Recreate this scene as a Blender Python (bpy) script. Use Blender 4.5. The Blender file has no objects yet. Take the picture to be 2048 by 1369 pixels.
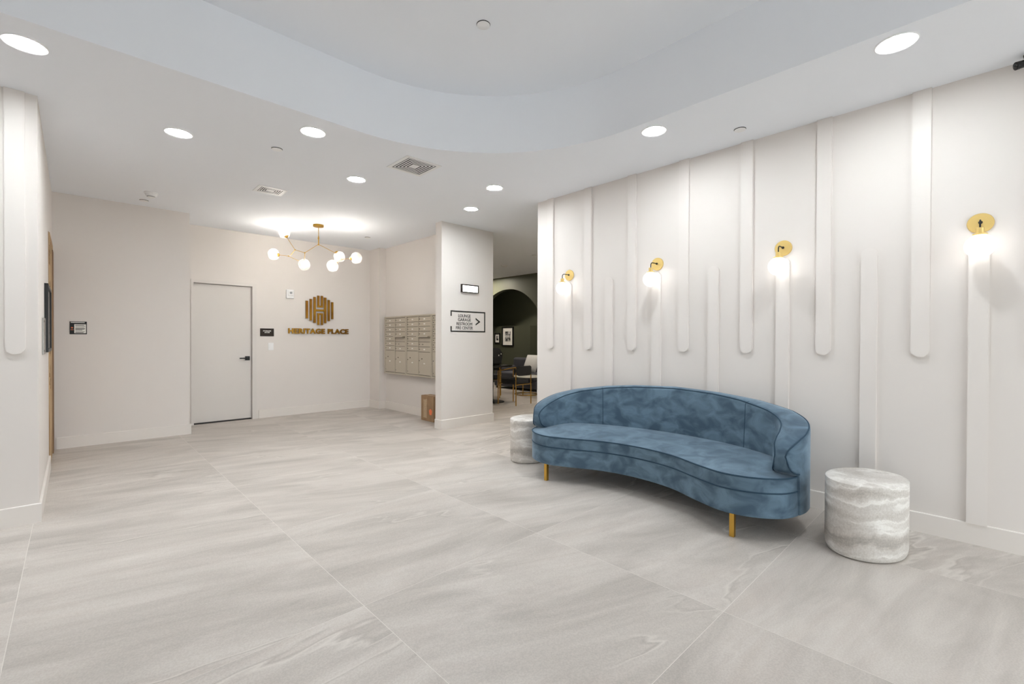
import bpy, bmesh, math, random
from mathutils import Vector, Matrix
random.seed(4)
PI = math.pi
S = bpy.context.scene
C = S.collection

# ------------------------------------------------------------------ camera
cam_d = bpy.data.cameras.new('camera'); cam = bpy.data.objects.new('camera', cam_d); C.objects.link(cam)
cam_d.sensor_fit = 'HORIZONTAL'; cam_d.sensor_width = 36.0
cam_d.lens = 915.65 / 2048 * 36.0
cam_d.shift_y = 1.68 / 2048
cam_d.clip_start = 0.05; cam_d.clip_end = 200
_y, _p, _r = 0.8071, -0.0073, 0.0035
_F = Vector((math.cos(_y), math.sin(_y), 0)); _R = Vector((math.sin(_y), -math.cos(_y), 0)); _U = Vector((0, 0, 1))
F2 = _F * math.cos(_p) + _U * math.sin(_p); U2 = _U * math.cos(_p) - _F * math.sin(_p)
R3 = _R * math.cos(_r) + U2 * math.sin(_r); U3 = U2 * math.cos(_r) - _R * math.sin(_r)
m = Matrix((R3, U3, -F2)).transposed().to_4x4(); m.translation = Vector((0, 0, 1.27))
cam.matrix_world = m
S.camera = cam

# ------------------------------------------------------------------ world: overcast daylight outside the glazed entrance
W = bpy.data.worlds.new('world'); S.world = W; W.use_nodes = True
bg = W.node_tree.nodes['Background']; bg.inputs[0].default_value = (0.94, 0.97, 1.0, 1); bg.inputs[1].default_value = 6.5
pd = bpy.data.lights.new('window_portal', 'AREA'); pd.shape = 'RECTANGLE'; pd.size = 3.5; pd.size_y = 2.5
pd.cycles.is_portal = True
po = bpy.data.objects.new('window_portal', pd); C.objects.link(po)
po.location = (1.95, -3.62, 1.35); po.rotation_euler = (PI / 2, 0, 0)
pd2 = bpy.data.lights.new('window_portal', 'AREA'); pd2.shape = 'RECTANGLE'; pd2.size = 1.2; pd2.size_y = 2.5
pd2.cycles.is_portal = True
po2 = bpy.data.objects.new('window_portal', pd2); C.objects.link(po2)
po2.location = (-4.12, -1.9, 1.35); po2.rotation_euler = (PI / 2, 0, -PI / 2)  # portal of the added, unseen side window

S.view_settings.view_transform = 'Standard'; S.view_settings.look = 'None'
S.view_settings.exposure = 0.12; S.view_settings.gamma = 1.0; S.view_settings.use_curve_mapping = False
P_DOWN, P_SCONCE, P_BULB, P_LOUNGE = 212.0, 2.6, 220.0, 600.0      # radiance of the lamps

S.cycles.caustics_reflective = False; S.cycles.caustics_refractive = False; S.cycles.max_bounces = 9; S.cycles.diffuse_bounces = 6

# ------------------------------------------------------------------ plan of the place (metres)
ZC, ZT = 2.927, 3.43            # ceiling, raised tray
LW, BW, PL, COL = 7.349, 8.048, 5.327, 4.525
CS, ML, RW, RWE = -0.1755, 4.139, 4.064, 3.80
XW, YS = -4.0, -3.5             # far left, glazed entrance behind the camera

# ------------------------------------------------------------------ materials
def lin(c):
    return tuple(((v / 255) / 12.92 if v / 255 <= 0.04045 else ((v / 255 + 0.055) / 1.055) ** 2.4) for v in c) + (1,)

def mat(name, col, rough=0.6, metal=0.0, **kw):
    M = bpy.data.materials.new(name); M.use_nodes = True
    b = M.node_tree.nodes['Principled BSDF']
    b.inputs['Base Color'].default_value = lin(col); b.inputs['Roughness'].default_value = rough; b.inputs['Metallic'].default_value = metal
    if 'spec' in kw: b.inputs['Specular IOR Level'].default_value = kw['spec']
    if 'sheen' in kw:
        b.inputs['Sheen Weight'].default_value = kw['sheen']; b.inputs['Sheen Roughness'].default_value = 0.35
        b.inputs['Sheen Tint'].default_value = lin(kw.get('tint', (255, 255, 255)))
    if 'emit' in kw:
        b.inputs['Emission Color'].default_value = kw['emit'] + (1,); b.inputs['Emission Strength'].default_value = kw['power']
    var = kw.get('var')
    if var:                                        # soft tonal variation: (second colour, scale, detail, contrast lo, hi, stretch)
        c2, sc, det, lo, hi, st = var
        nt = M.node_tree; N = nt.nodes; L = nt.links
        tc = N.new('ShaderNodeTexCoord'); mp = N.new('ShaderNodeMapping'); mp.inputs['Scale'].default_value = st
        nz = N.new('ShaderNodeTexNoise'); nz.inputs['Scale'].default_value = sc; nz.inputs['Detail'].default_value = det
        if 'distort' in kw: nz.inputs['Distortion'].default_value = kw['distort']
        rp = N.new('ShaderNodeValToRGB'); rp.color_ramp.elements[0].position = lo; rp.color_ramp.elements[1].position = hi
        rp.color_ramp.elements[0].color = lin(col); rp.color_ramp.elements[1].color = lin(c2)
        L.new(tc.outputs['Object'], mp.inputs['Vector']); L.new(mp.outputs[0], nz.inputs['Vector'])
        L.new(nz.outputs['Fac'], rp.inputs['Fac']); L.new(rp.outputs['Color'], b.inputs['Base Color'])
    bump = kw.get('bump')
    if bump:                                       # (scale, strength)
        nt = M.node_tree; N = nt.nodes; L = nt.links
        tc = N.new('ShaderNodeTexCoord'); nz = N.new('ShaderNodeTexNoise'); nz.inputs['Scale'].default_value = bump[0]; nz.inputs['Detail'].default_value = 3
        bp = N.new('ShaderNodeBump'); bp.inputs['Strength'].default_value = bump[1]; bp.inputs['Distance'].default_value = 0.002
        L.new(tc.outputs['Object'], nz.inputs['Vector']); L.new(nz.outputs['Fac'], bp.inputs['Height']); L.new(bp.outputs[0], b.inputs['Normal'])
    return M

def stone_tile_mat():
    M = bpy.data.materials.new('stone_tile'); M.use_nodes = True
    nt = M.node_tree; N = nt.nodes; L = nt.links; b = N['Principled BSDF']
    b.inputs['Roughness'].default_value = 0.42; b.inputs['Specular IOR Level'].default_value = 0.35
    tc = N.new('ShaderNodeTexCoord'); oi = N.new('ShaderNodeObjectInfo')
    off = N.new('ShaderNodeVectorMath'); off.operation = 'SCALE'; off.inputs[0].default_value = (37.0, 61.0, 17.0); L.new(oi.outputs['Random'], off.inputs['Scale'])
    add = N.new('ShaderNodeVectorMath'); L.new(tc.outputs['Object'], add.inputs[0]); L.new(off.outputs[0], add.inputs[1])
    # each slab is cut from the stone at its own slight angle
    rot = N.new('ShaderNodeVectorRotate'); rot.rotation_type = 'Z_AXIS'
    am = N.new('ShaderNodeMapRange'); am.inputs['To Min'].default_value = -0.12; am.inputs['To Max'].default_value = 0.42
    L.new(oi.outputs['Random'], am.inputs['Value']); L.new(am.outputs[0], rot.inputs['Angle']); L.new(add.outputs[0], rot.inputs['Vector'])
    def noise(scale, det, stretch, dist=0.0, rough=0.55):
        mp = N.new('ShaderNodeMapping'); mp.inputs['Scale'].default_value = stretch; L.new(rot.outputs[0], mp.inputs['Vector'])
        nz = N.new('ShaderNodeTexNoise'); nz.inputs['Scale'].default_value = scale; nz.inputs['Detail'].default_value = det
        nz.inputs['Distortion'].default_value = dist; nz.inputs['Roughness'].default_value = rough
        L.new(mp.outputs[0], nz.inputs['Vector']); return nz.outputs['Fac']
    def ramp(src, stops):
        r = N.new('ShaderNodeValToRGB'); e = r.color_ramp.elements
        e[0].position, e[0].color = stops[0][0], stops[0][1]; e[1].position, e[1].color = stops[1][0], stops[1][1]
        for p, c in stops[2:]: x = e.new(p); x.color = c
        L.new(src, r.inputs['Fac']); return r.outputs['Color']
    def mix(a, c, fac, mode='MIX', f=None):
        x = N.new('ShaderNodeMix'); x.data_type = 'RGBA'; x.blend_type = mode
        if f is None: L.new(fac, x.inputs['Factor'])
        else: x.inputs['Factor'].default_value = f
        for s, k in ((a, 'A'), (c, 'B')):
            i = [q for q in x.inputs if q.name == k and q.type == 'RGBA'][0]
            if isinstance(s, tuple): i.default_value = s
            else: L.new(s, i)
        return [o for o in x.outputs if o.type == 'RGBA'][0]
    base = ramp(noise(1.3, 8, (0.7, 2.2, 1), 0.9), [(0.30, lin((172, 165, 158))), (0.52, lin((193, 186, 179))), (0.72, lin((206, 199, 192)))])
    streak = ramp(noise(2.2, 7, (0.45, 4.2, 1), 0.8, 0.62), [(0.46, (0.5, 0.5, 0.5, 1)), (0.70, (0.38, 0.375, 0.37, 1)), (0.28, (0.58, 0.575, 0.565, 1))])
    col = mix(base, streak, None, 'OVERLAY', 0.42)
    grain = ramp(noise(140, 2, (1, 1, 1)), [(0.35, (0.40, 0.40, 0.40, 1)), (0.65, (0.60, 0.60, 0.60, 1))])
    col = mix(col, grain, None, 'OVERLAY', 0.35)
    W1, B1 = (1, 1, 1, 1), (0, 0, 0, 1)
    vein = ramp(noise(1.05, 5, (0.26, 1.3, 1), 0.10, 0.52), [(0.4945, B1), (0.4985, W1), (0.5005, W1), (0.504, B1)])
    gate = ramp(noise(0.9, 2, (0.8, 1.3, 1)), [(0.44, B1), (0.56, W1)])
    vm = N.new('ShaderNodeMath'); vm.operation = 'MULTIPLY'; L.new(vein, vm.inputs[0]); L.new(gate, vm.inputs[1])
    vd = N.new('ShaderNodeMath'); vd.operation = 'MULTIPLY'; vd.inputs[1].default_value = 0.7; L.new(vm.outputs[0], vd.inputs[0])
    col = mix(col, lin((214, 208, 200)), vd.outputs[0])
    dark = ramp(noise(1.05, 5, (0.26, 1.3, 1), 0.10, 0.52), [(0.504, B1), (0.507, W1), (0.509, W1), (0.515, B1)])
    dm = N.new('ShaderNodeMath'); dm.operation = 'MULTIPLY'; L.new(dark, dm.inputs[0]); L.new(gate, dm.inputs[1])
    dd = N.new('ShaderNodeMath'); dd.operation = 'MULTIPLY'; dd.inputs[1].default_value = 0.35; L.new(dm.outputs[0], dd.inputs[0])
    col = mix(col, lin((138, 130, 122)), dd.outputs[0])
    L.new(col, b.inputs['Base Color'])
    bp = N.new('ShaderNodeBump'); bp.inputs['Strength'].default_value = 0.12; bp.inputs['Distance'].default_value = 0.001
    L.new(noise(140, 2, (1, 1, 1)), bp.inputs['Height']); L.new(bp.outputs[0], b.inputs['Normal'])
    return M

def travertine_mat():
    M = bpy.data.materials.new('travertine'); M.use_nodes = True
    nt = M.node_tree; N = nt.nodes; L = nt.links; b = N['Principled BSDF']
    b.inputs['Roughness'].default_value = 0.5; b.inputs['Specular IOR Level'].default_value = 0.3
    tc = N.new('ShaderNodeTexCoord')
    wob = N.new('ShaderNodeTexNoise'); wob.inputs['Scale'].default_value = 5; wob.inputs['Detail'].default_value = 7; wob.inputs['Roughness'].default_value = 0.62
    L.new(tc.outputs['Object'], wob.inputs['Vector'])
    sc = N.new('ShaderNodeVectorMath'); sc.operation = 'SCALE'; sc.inputs['Scale'].default_value = 0.16; L.new(wob.outputs['Color'], sc.inputs[0])
    ad = N.new('ShaderNodeVectorMath'); L.new(tc.outputs['Object'], ad.inputs[0]); L.new(sc.outputs[0], ad.inputs[1])
    mp = N.new('ShaderNodeMapping'); mp.inputs['Scale'].default_value = (0.8, 0.8, 7.5); L.new(ad.outputs[0], mp.inputs['Vector'])
    nz = N.new('ShaderNodeTexNoise'); nz.inputs['Scale'].default_value = 1.0; nz.inputs['Detail'].default_value = 5; L.new(mp.outputs[0], nz.inputs['Vector'])
    r = N.new('ShaderNodeValToRGB'); e = r.color_ramp.elements
    e[0].position, e[0].color = 0.30, lin((150, 143, 136)); e[1].position, e[1].color = 0.42, lin((190, 184, 177))
    for p, c in ((0.50, (206, 201, 195)), (0.535, (232, 229, 224)), (0.56, (212, 207, 201)), (0.66, (178, 171, 163)), (0.74, (214, 209, 203))):
        x = e.new(p); x.color = lin(c)
    L.new(nz.outputs['Fac'], r.inputs['Fac'])
    g = N.new('ShaderNodeTexNoise'); g.inputs['Scale'].default_value = 110; g.inputs['Detail'].default_value = 2; L.new(tc.outputs['Object'], g.inputs['Vector'])
    mx = N.new('ShaderNodeMix'); mx.data_type = 'RGBA'; mx.blend_type = 'OVERLAY'; mx.inputs['Factor'].default_value = 0.3
    L.new(r.outputs['Color'], mx.inputs[6]); L.new(g.outputs['Fac'], mx.inputs[7]); L.new(mx.outputs[2], b.inputs['Base Color'])
    return M

def glass_mat(name, tint, milky=0.0, refl=0.12):
    M = bpy.data.materials.new(name); M.use_nodes = True
    nt = M.node_tree; N = nt.nodes; L = nt.links; N.remove(N['Principled BSDF']); out = N['Material Output']
    tr = N.new('ShaderNodeBsdfTransparent'); tr.inputs[0].default_value = tint + (1,)
    gl = N.new('ShaderNodeBsdfGlossy'); gl.inputs['Roughness'].default_value = 0.03
    fr = N.new('ShaderNodeLayerWeight'); fr.inputs[0].default_value = 0.35
    sc = N.new('ShaderNodeMath'); sc.operation = 'MULTIPLY_ADD'; sc.inputs[1].default_value = 0.55; sc.inputs[2].default_value = refl * 0.3
    L.new(fr.outputs['Facing'], sc.inputs[0])
    m1 = N.new('ShaderNodeMixShader'); L.new(sc.outputs[0], m1.inputs[0]); L.new(tr.outputs[0], m1.inputs[1]); L.new(gl.outputs[0], m1.inputs[2])
    last = m1
    if milky:
        tl = N.new('ShaderNodeBsdfTranslucent'); tl.inputs[0].default_value = (0.98, 0.95, 0.9, 1)
        m2 = N.new('ShaderNodeMixShader'); m2.inputs[0].default_value = milky; L.new(m1.outputs[0], m2.inputs[1]); L.new(tl.outputs[0], m2.inputs[2]); last = m2
    L.new(last.outputs[0], out.inputs[0]); return M

def cardboard_mat():
    return mat('cardboard', (158, 128, 96), 0.85, var=((142, 113, 84), 9, 4, 0.35, 0.65, (1, 1, 1)))

MT = {
    'wall': mat('wall_paint', (222, 216, 211), 0.62, spec=0.25, bump=(180, 0.05)),
    'slat': mat('slat_paint', (224, 218, 213), 0.42, spec=0.3),
    'trim': mat('trim_paint', (226, 220, 214), 0.42, spec=0.35),
    'ceil': mat('ceiling_paint', (240, 243, 248), 0.8, spec=0.15),
    'tile': stone_tile_mat(),
    'grout': mat('grout', (220, 214, 207), 0.85),
    'door': mat('door_paint', (218, 213, 208), 0.42, spec=0.35),
    'fixture': mat('white_fixture', (236, 236, 236), 0.4),
    'dark_gap': mat('duct_dark', (16, 16, 17), 0.9),  # near-black: shade painted into vents and under the door, plus dark parts
    'black': mat('black_metal', (14, 14, 15), 0.4, spec=0.4),
    'black_vinyl': mat('black_vinyl', (12, 12, 13), 0.6),
    'bronze': mat('bronze_frame', (44, 36, 31), 0.35, 0.6),
    'brass': mat('brushed_brass', (206, 164, 78), 0.32, 1.0),
    'satin_brass': mat('satin_brass_plate', (226, 196, 124), 0.45, 0.55),
    'gold': mat('gold_tube', (196, 155, 84), 0.22, 1.0),
    'sign_gold': mat('sign_gold', (176, 132, 48), 0.3, 0.9, var=((142, 98, 34), 3.5, 2, 0.4, 0.62, (1, 1, 1))),
    'steel': mat('brushed_steel', (176, 174, 171), 0.25, 1.0),
    'mail': mat('mailbox_metal', (188, 179, 163), 0.38, 0.35),
    'mail_dark': mat('mailbox_gap', (104, 96, 86), 0.6),
    'lock': mat('lock_metal', (112, 106, 100), 0.3, 0.9),
    'paper': mat('white_label', (236, 234, 228), 0.6),
    'velvet': mat('blue_velvet', (70, 89, 105), 0.75, spec=0.15, sheen=0.7, tint=(196, 212, 226), var=((104, 127, 144), 7.0, 8, 0.36, 0.68, (1, 1, 1.5)), distort=0.7, bump=(160, 0.15)),
    'velvet_pipe': mat('blue_velvet_piping', (48, 68, 84), 0.75, spec=0.15, sheen=0.4, tint=(150, 185, 210)),
    'travertine': travertine_mat(),
    'card': cardboard_mat(),
    'card_ink': mat('carton_print', (196, 176, 146), 0.8),
    'card_tape': mat('carton_tape', (172, 142, 106), 0.35),
    'orange': mat('orange_sticker', (232, 120, 74), 0.6),
    'ply': mat('raw_wood', (196, 168, 128), 0.8, var=((160, 130, 94), 6, 5, 0.4, 0.62, (1, 1, 0.25))),
    'torn': mat('torn_board', (132, 102, 68), 0.9, var=((172, 146, 112), 20, 4, 0.4, 0.6, (1, 1, 1))),
    'brown': mat('brown_primer', (132, 102, 74), 0.6),
    'notice_face': mat('notice_reflections', (52, 48, 45), 0.25, var=((150, 146, 140), 14, 3, 0.56, 0.62, (1, 3, 9))),  # pale streaks paint reflections onto the dark glossy face
    'green': mat('olive_wall', (96, 98, 82), 0.5, spec=0.35),
    'green_dark': mat('dark_olive_wall', (74, 76, 62), 0.5, spec=0.35),
    'charcoal': mat('charcoal_fabric', (66, 66, 72), 0.85),
    'pillow': mat('pale_pillow', (196, 195, 192), 0.85),
    'black_fabric': mat('black_fabric', (17, 17, 18), 0.8),
    'table_black': mat('black_table', (20, 19, 19), 0.18),
    'marble': mat('white_marble', (226, 222, 214), 0.25),
    'photo_print': mat('photo_print', (30, 30, 32), 0.4, var=((205, 203, 200), 9, 6, 0.42, 0.60, (1, 1, 1.4))),
    'pavement': mat('pavement', (204, 203, 200), 0.9),
    'aluminium': mat('window_frame_metal', (58, 58, 60), 0.4, 0.5),
    'lens': mat('lit_lens', (255, 252, 245), 0.4, emit=(1, 0.98, 0.94), power=4.0),
    'down': mat('downlight_diffuser', (255, 255, 255), 0.4, emit=(0.92, 0.97, 1.0), power=P_DOWN),
    'lounge_down': mat('lounge_diffuser', (255, 255, 255), 0.4, emit=(1.0, 0.90, 0.78), power=P_LOUNGE),
    'opal': mat('opal_glass', (255, 255, 252), 0.25, emit=(1.0, 0.975, 0.94), power=P_SCONCE),
    'bulb': mat('filament_bulb', (255, 244, 224), 0.3, emit=(1.0, 0.95, 0.88), power=P_BULB),
    'bubble': glass_mat('bubble_glass', (0.97, 0.96, 0.94), 0.05),
    'pane': glass_mat('window_glass', (0.95, 0.97, 0.97)),
    'strobe_lens': mat('strobe_lens', (170, 172, 176), 0.15, spec=0.8),
}

# ------------------------------------------------------------------ mesh helpers
class MB:
    def __init__(s): s.bm = bmesh.new(); s.smooth = False
    def box(s, x0, x1, y0, y1, z0, z1, bev=0.0):
        vs = [s.bm.verts.new(p) for p in ((x0, y0, z0), (x1, y0, z0), (x1, y1, z0), (x0, y1, z0), (x0, y0, z1), (x1, y0, z1), (x1, y1, z1), (x0, y1, z1))]
        fs = [s.bm.faces.new([vs[i] for i in q]) for q in ((3, 2, 1, 0), (4, 5, 6, 7), (0, 1, 5, 4), (1, 2, 6, 5), (2, 3, 7, 6), (3, 0, 4, 7))]
        if bev:
            es = list({e for f in fs for e in f.edges})
            bmesh.ops.bevel(s.bm, geom=es, offset=bev, segments=2, affect='EDGES', profile=0.5)
        return s
    def prism(s, pts, axis, a, b):
        """closed outline pts (2D) extruded along axis from a to b; 2D axes: x->(y,z), y->(x,z), z->(x,y)"""
        mk = {'x': lambda p, t: (t, p[0], p[1]), 'y': lambda p, t: (p[0], t, p[1]), 'z': lambda p, t: (p[0], p[1], t)}[axis]
        A = [s.bm.verts.new(mk(p, a)) for p in pts]; B = [s.bm.verts.new(mk(p, b)) for p in pts]
        n = len(pts)
        for i in range(n): s.bm.faces.new((A[i], A[(i + 1) % n], B[(i + 1) % n], B[i]))
        s.bm.faces.new(A[::-1]); s.bm.faces.new(B)
        bmesh.ops.recalc_face_normals(s.bm, faces=s.bm.faces[:])
        return s
    def rings(s, R, closed=True, cap=True):
        """R: list of rings of points"""
        V = [[s.bm.verts.new(p) for p in r] for r in R]; n = len(R[0])
        for i in range(len(V) - 1):
            for j in range(n if closed else n - 1):
                k = (j + 1) % n
                s.bm.faces.new((V[i][j], V[i][k], V[i + 1][k], V[i + 1][j]))
        if cap:
            s.bm.faces.new(V[0][::-1]); s.bm.faces.new(V[-1])
        bmesh.ops.recalc_face_normals(s.bm, faces=s.bm.faces[:])
        s.smooth = True
        return s
    def lathe(s, prof, center=(0, 0, 0), axis=(0, 0, 1), n=24, cap=True):
        q = Vector((0, 0, 1)).rotation_difference(Vector(axis).normalized()); c = Vector(center)
        return s.rings([[c + q @ Vector((r * math.cos(2 * PI * k / n), r * math.sin(2 * PI * k / n), h)) for k in range(n)] for r, h in prof], True, cap)
    def tube(s, pts, r, n=10, closed=False):
        P = [Vector(p) for p in pts]; rs = r if isinstance(r, (list, tuple)) else [r] * len(P)
        R = []; prev = None; N = len(P)
        for i, p in enumerate(P):
            if closed: t = (P[(i + 1) % N] - P[i - 1]).normalized()
            else: t = (P[min(i + 1, N - 1)] - P[max(i - 1, 0)]).normalized()
            if prev is None: u = t.orthogonal().normalized()
            else:
                u = prev - t * prev.dot(t)
                u = u.normalized() if u.length > 1e-6 else t.orthogonal().normalized()
            prev = u; v = t.cross(u)
            R.append([p + (u * math.cos(2 * PI * k / n) + v * math.sin(2 * PI * k / n)) * rs[i] for k in range(n)])
        if closed: R.append(R[0]); return s.rings(R, True, False)
        return s.rings(R, True, True)
    def sphere(s, c, r, n=24, m=16, f=None):
        c = Vector(c); R = []
        for i in range(1, m):
            a = PI * i / m; R.append([])
            for k in range(n):
                d = Vector((math.sin(a) * math.cos(2 * PI * k / n), math.sin(a) * math.sin(2 * PI * k / n), math.cos(a)))
                R[-1].append(c + d * (r * (f(d) if f else 1.0)))
        s.rings(R, True, False)
        top = s.bm.verts.new(c + Vector((0, 0, r * (f(Vector((0, 0, 1))) if f else 1)))); bot = s.bm.verts.new(c - Vector((0, 0, r * (f(Vector((0, 0, -1))) if f else 1))))
        s.bm.verts.ensure_lookup_table()
        V = s.bm.verts; base = len(V) - 2 - n * (m - 1)
        for k in range(n):
            s.bm.faces.new((V[base + k], V[base + (k + 1) % n], top)); e = base + n * (m - 2)
            s.bm.faces.new((V[e + (k + 1) % n], V[e + k], bot))
        bmesh.ops.recalc_face_normals(s.bm, faces=s.bm.faces[:]); s.smooth = True
        return s

def obj(name, mb, mt, parent=None, smooth=None, local=False):
    """one mesh object; coordinates are world unless local, a parent (never rotated while building) is subtracted"""
    me = bpy.data.meshes.new(name)
    if parent is not None and not local:
        off = parent.location.copy()
        if parent.parent is not None: off += parent.parent.location
        bmesh.ops.translate(mb.bm, vec=-off, verts=mb.bm.verts[:])
    mb.bm.normal_update()
    sm = mb.smooth if smooth is None else smooth
    mb.bm.to_mesh(me); mb.bm.free()
    if sm:
        for p in me.polygons: p.use_smooth = True
        me.set_sharp_from_angle(angle=math.radians(40))
    me.materials.append(MT[mt])
    o = bpy.data.objects.new(name, me); C.objects.link(o)
    if parent is not None: o.parent = parent
    return o

def tag(o, label, cat, group=None, kind=None):
    o['label'] = label; o['category'] = cat
    if group: o['group'] = group
    if kind: o['kind'] = kind
    return o

def thing(name, label, cat, loc=(0, 0, 0), group=None):
    o = bpy.data.objects.new(name, None); C.objects.link(o); o.location = loc; o.empty_display_size = 0.1
    return tag(o, label, cat, group)

def struct(name, mb, mt, label=None):
    o = obj(name, mb, mt); o['kind'] = 'structure'
    if label: o['label'] = label; o['category'] = name.split('_')[0]
    return o

def dup(root, loc, rotz=0.0, label=None):
    r = root.copy(); C.objects.link(r); r.location = loc; r.rotation_euler = (0, 0, rotz)
    if label: r['label'] = label
    for ch in list(root.children):
        c = ch.copy(); C.objects.link(c); c.parent = r
        for g in list(ch.children):
            d = g.copy(); C.objects.link(d); d.parent = c
    return r

def smooth_path(pts, n=8, closed=False):
    P = [Vector(p) for p in pts]; out = []; N = len(P)
    for i in range(N if closed else N - 1):
        if closed: a, b, c, d = P[i - 1], P[i], P[(i + 1) % N], P[(i + 2) % N]
        else: a, b, c, d = P[max(i - 1, 0)], P[i], P[i + 1], P[min(i + 2, N - 1)]
        for k in range(n):
            t = k / n
            out.append(0.5 * ((2 * b) + (c - a) * t + (2 * a - 5 * b + 4 * c - d) * t * t + (3 * b - a - 3 * c + d) * t ** 3))
    if not closed: out.append(P[-1])
    return out

def resample(P, n):
    L = [0.0]
    for i in range(1, len(P)): L.append(L[-1] + (P[i] - P[i - 1]).length)
    out = []; j = 0
    for k in range(n):
        t = L[-1] * k / (n - 1)
        while j < len(P) - 2 and L[j + 1] < t: j += 1
        w = (t - L[j]) / max(L[j + 1] - L[j], 1e-9); out.append(P[j].lerp(P[j + 1], min(max(w, 0), 1)))
    return out

def text_mesh(body, size, extrude=0.001, weight=0.0, spacing=1.0, sx=1.0):
    """lettering in its own x (right), y (up) plane, centred"""
    cu = bpy.data.curves.new('lettering', 'FONT'); cu.body = body; cu.size = size; cu.extrude = extrude; cu.offset = weight
    cu.align_x = 'CENTER'; cu.align_y = 'CENTER'; cu.space_character = spacing; cu.resolution_u = 3; cu.fill_mode = 'BOTH'
    o = bpy.data.objects.new('lettering', cu); C.objects.link(o)
    bpy.context.view_layer.update()
    me = bpy.data.meshes.new_from_object(o.evaluated_get(bpy.context.evaluated_depsgraph_get()))
    bpy.data.objects.remove(o); bpy.data.curves.remove(cu)
    mb = MB(); mb.bm.from_mesh(me); bpy.data.meshes.remove(me)
    for v in mb.bm.verts: v.co.x *= sx
    return mb

def fit_w(mb, width=None, height=None):
    xs = [v.co.x for v in mb.bm.verts]; ys = [v.co.y for v in mb.bm.verts]
    kx = width / (max(xs) - min(xs)) if width else 1; ky = height / (max(ys) - min(ys)) if height else kx
    cx, cy = (max(xs) + min(xs)) / 2, (max(ys) + min(ys)) / 2
    for v in mb.bm.verts: v.co.x = (v.co.x - cx) * kx; v.co.y = (v.co.y - cy) * ky
    return mb

def face_minus_y(mb, x, y, z):      # stand lettering on a wall that faces -Y
    bmesh.ops.transform(mb.bm, matrix=Matrix.Translation((x, y, z)) @ Matrix.Rotation(PI / 2, 4, 'X'), verts=mb.bm.verts[:])
    return mb

# ------------------------------------------------------------------ floor
floor = struct('floor', MB().box(XW, 9.6, YS, 11.2, -0.10, -0.0004), 'grout')
T = 1.1975
TX, TY = -0.2024, 0.853
g = 0.0026; h = T / 2 - g / 2; c_ = 0.0004
tb = MB()
o1 = [(-h, -h), (h, -h), (h, h), (-h, h)]; o2 = [(-h + c_, -h + c_), (h - c_, -h + c_), (h - c_, h - c_), (-h + c_, h - c_)]
tb.rings([[Vector((x, y, -0.008)) for x, y in o1], [Vector((x, y, -0.0003)) for x, y in o1], [Vector((x, y, 0)) for x, y in o2]])
first_tile = None
for i in range(-4, 9):
    for j in range(-4, 9):
        x, y = TX + (i + 0.5) * T, TY + (j + 0.5) * T
        if x < XW or y < YS or x > 9.5 or y > 11.1: continue
        main = x < RW + 0.5 and y < BW + 0.6
        lounge = x > 3.6 and y > 3.4
        if not (main or lounge): continue
        if first_tile is None:
            o = obj('tile', tb, 'tile', floor, smooth=False); first_tile = o
        else:
            o = first_tile.copy(); C.objects.link(o)
        o.location = (x, y, 0)

# ------------------------------------------------------------------ ceiling with its raised rounded tray
tx0, tx1, ty0, ty1, tr = -3.2, 3.155, -2.3, 3.494, 1.51
def rrect(x0, x1, y0, y1, r, n=80):
    out = []
    for cx, cy, a0 in ((x1 - r, y1 - r, 0), (x0 + r, y1 - r, PI / 2), (x0 + r, y0 + r, PI), (x1 - r, y0 + r, 1.5 * PI)):
        for k in range(n + 1): a = a0 + PI / 2 * k / n; out.append((cx + r * math.cos(a), cy + r * math.sin(a)))
    return out
tray = rrect(tx0, tx1, ty0, ty1, tr)
cb = MB(); bm = cb.bm
# soffit of the lower ceiling, quads joining the tray outline to the room outline
OX0, OX1, OY0, OY1 = XW - 0.2, 9.8, YS - 0.2, 11.4
def outer(p):
    cx, cy = (tx0 + tx1) / 2, (ty0 + ty1) / 2
    dx, dy = p[0] - cx, p[1] - cy
    k = min([((OX1 - cx) / dx) if dx > 1e-9 else 1e9, ((OX0 - cx) / dx) if dx < -1e-9 else 1e9, ((OY1 - cy) / dy) if dy > 1e-9 else 1e9, ((OY0 - cy) / dy) if dy < -1e-9 else 1e9])
    return (cx + dx * k, cy + dy * k)
n = len(tray)
A = [bm.verts.new((p[0], p[1], ZC)) for p in tray]
B = [bm.verts.new((*outer(p), ZC)) for p in tray]
for i in range(n): bm.faces.new((A[i], B[i], B[(i + 1) % n], A[(i + 1) % n]))
cx, cy = (tx0 + tx1) / 2, (ty0 + ty1) / 2
for X, Y in ((OX0, OY0), (OX1, OY0), (OX1, OY1), (OX0, OY1)):       # the corners the radial quads cut off
    a0 = math.atan2(Y - cy, X - cx); best = None
    for i in range(n):
        b0, b1 = B[i].co, B[(i + 1) % n].co
        if abs(b0.x - b1.x) > 1e-6 and abs(b0.y - b1.y) > 1e-6 and (X - b0.x) * (X - b1.x) > -1e-6 and min(abs(X - b0.x), abs(X - b1.x)) < 1e-6 and min(abs(Y - b0.y), abs(Y - b1.y)) < 1e-6:
            best = i
    if best is not None:
        bm.faces.new((B[best], bm.verts.new((X, Y, ZC)), B[(best + 1) % n]))
D = [bm.verts.new((p[0], p[1], ZT)) for p in tray]
for i in range(n): bm.faces.new((A[i], A[(i + 1) % n], D[(i + 1) % n], D[i]))
bm.faces.new(D)
bmesh.ops.recalc_face_normals(bm, faces=bm.faces[:])
ceiling = struct('ceiling', cb, 'ceil')
struct('ceiling_slab', MB().box(XW - 0.2, 9.8, YS - 0.2, 11.4, ZT + 0.02, ZT + 0.15), 'ceil')

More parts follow.
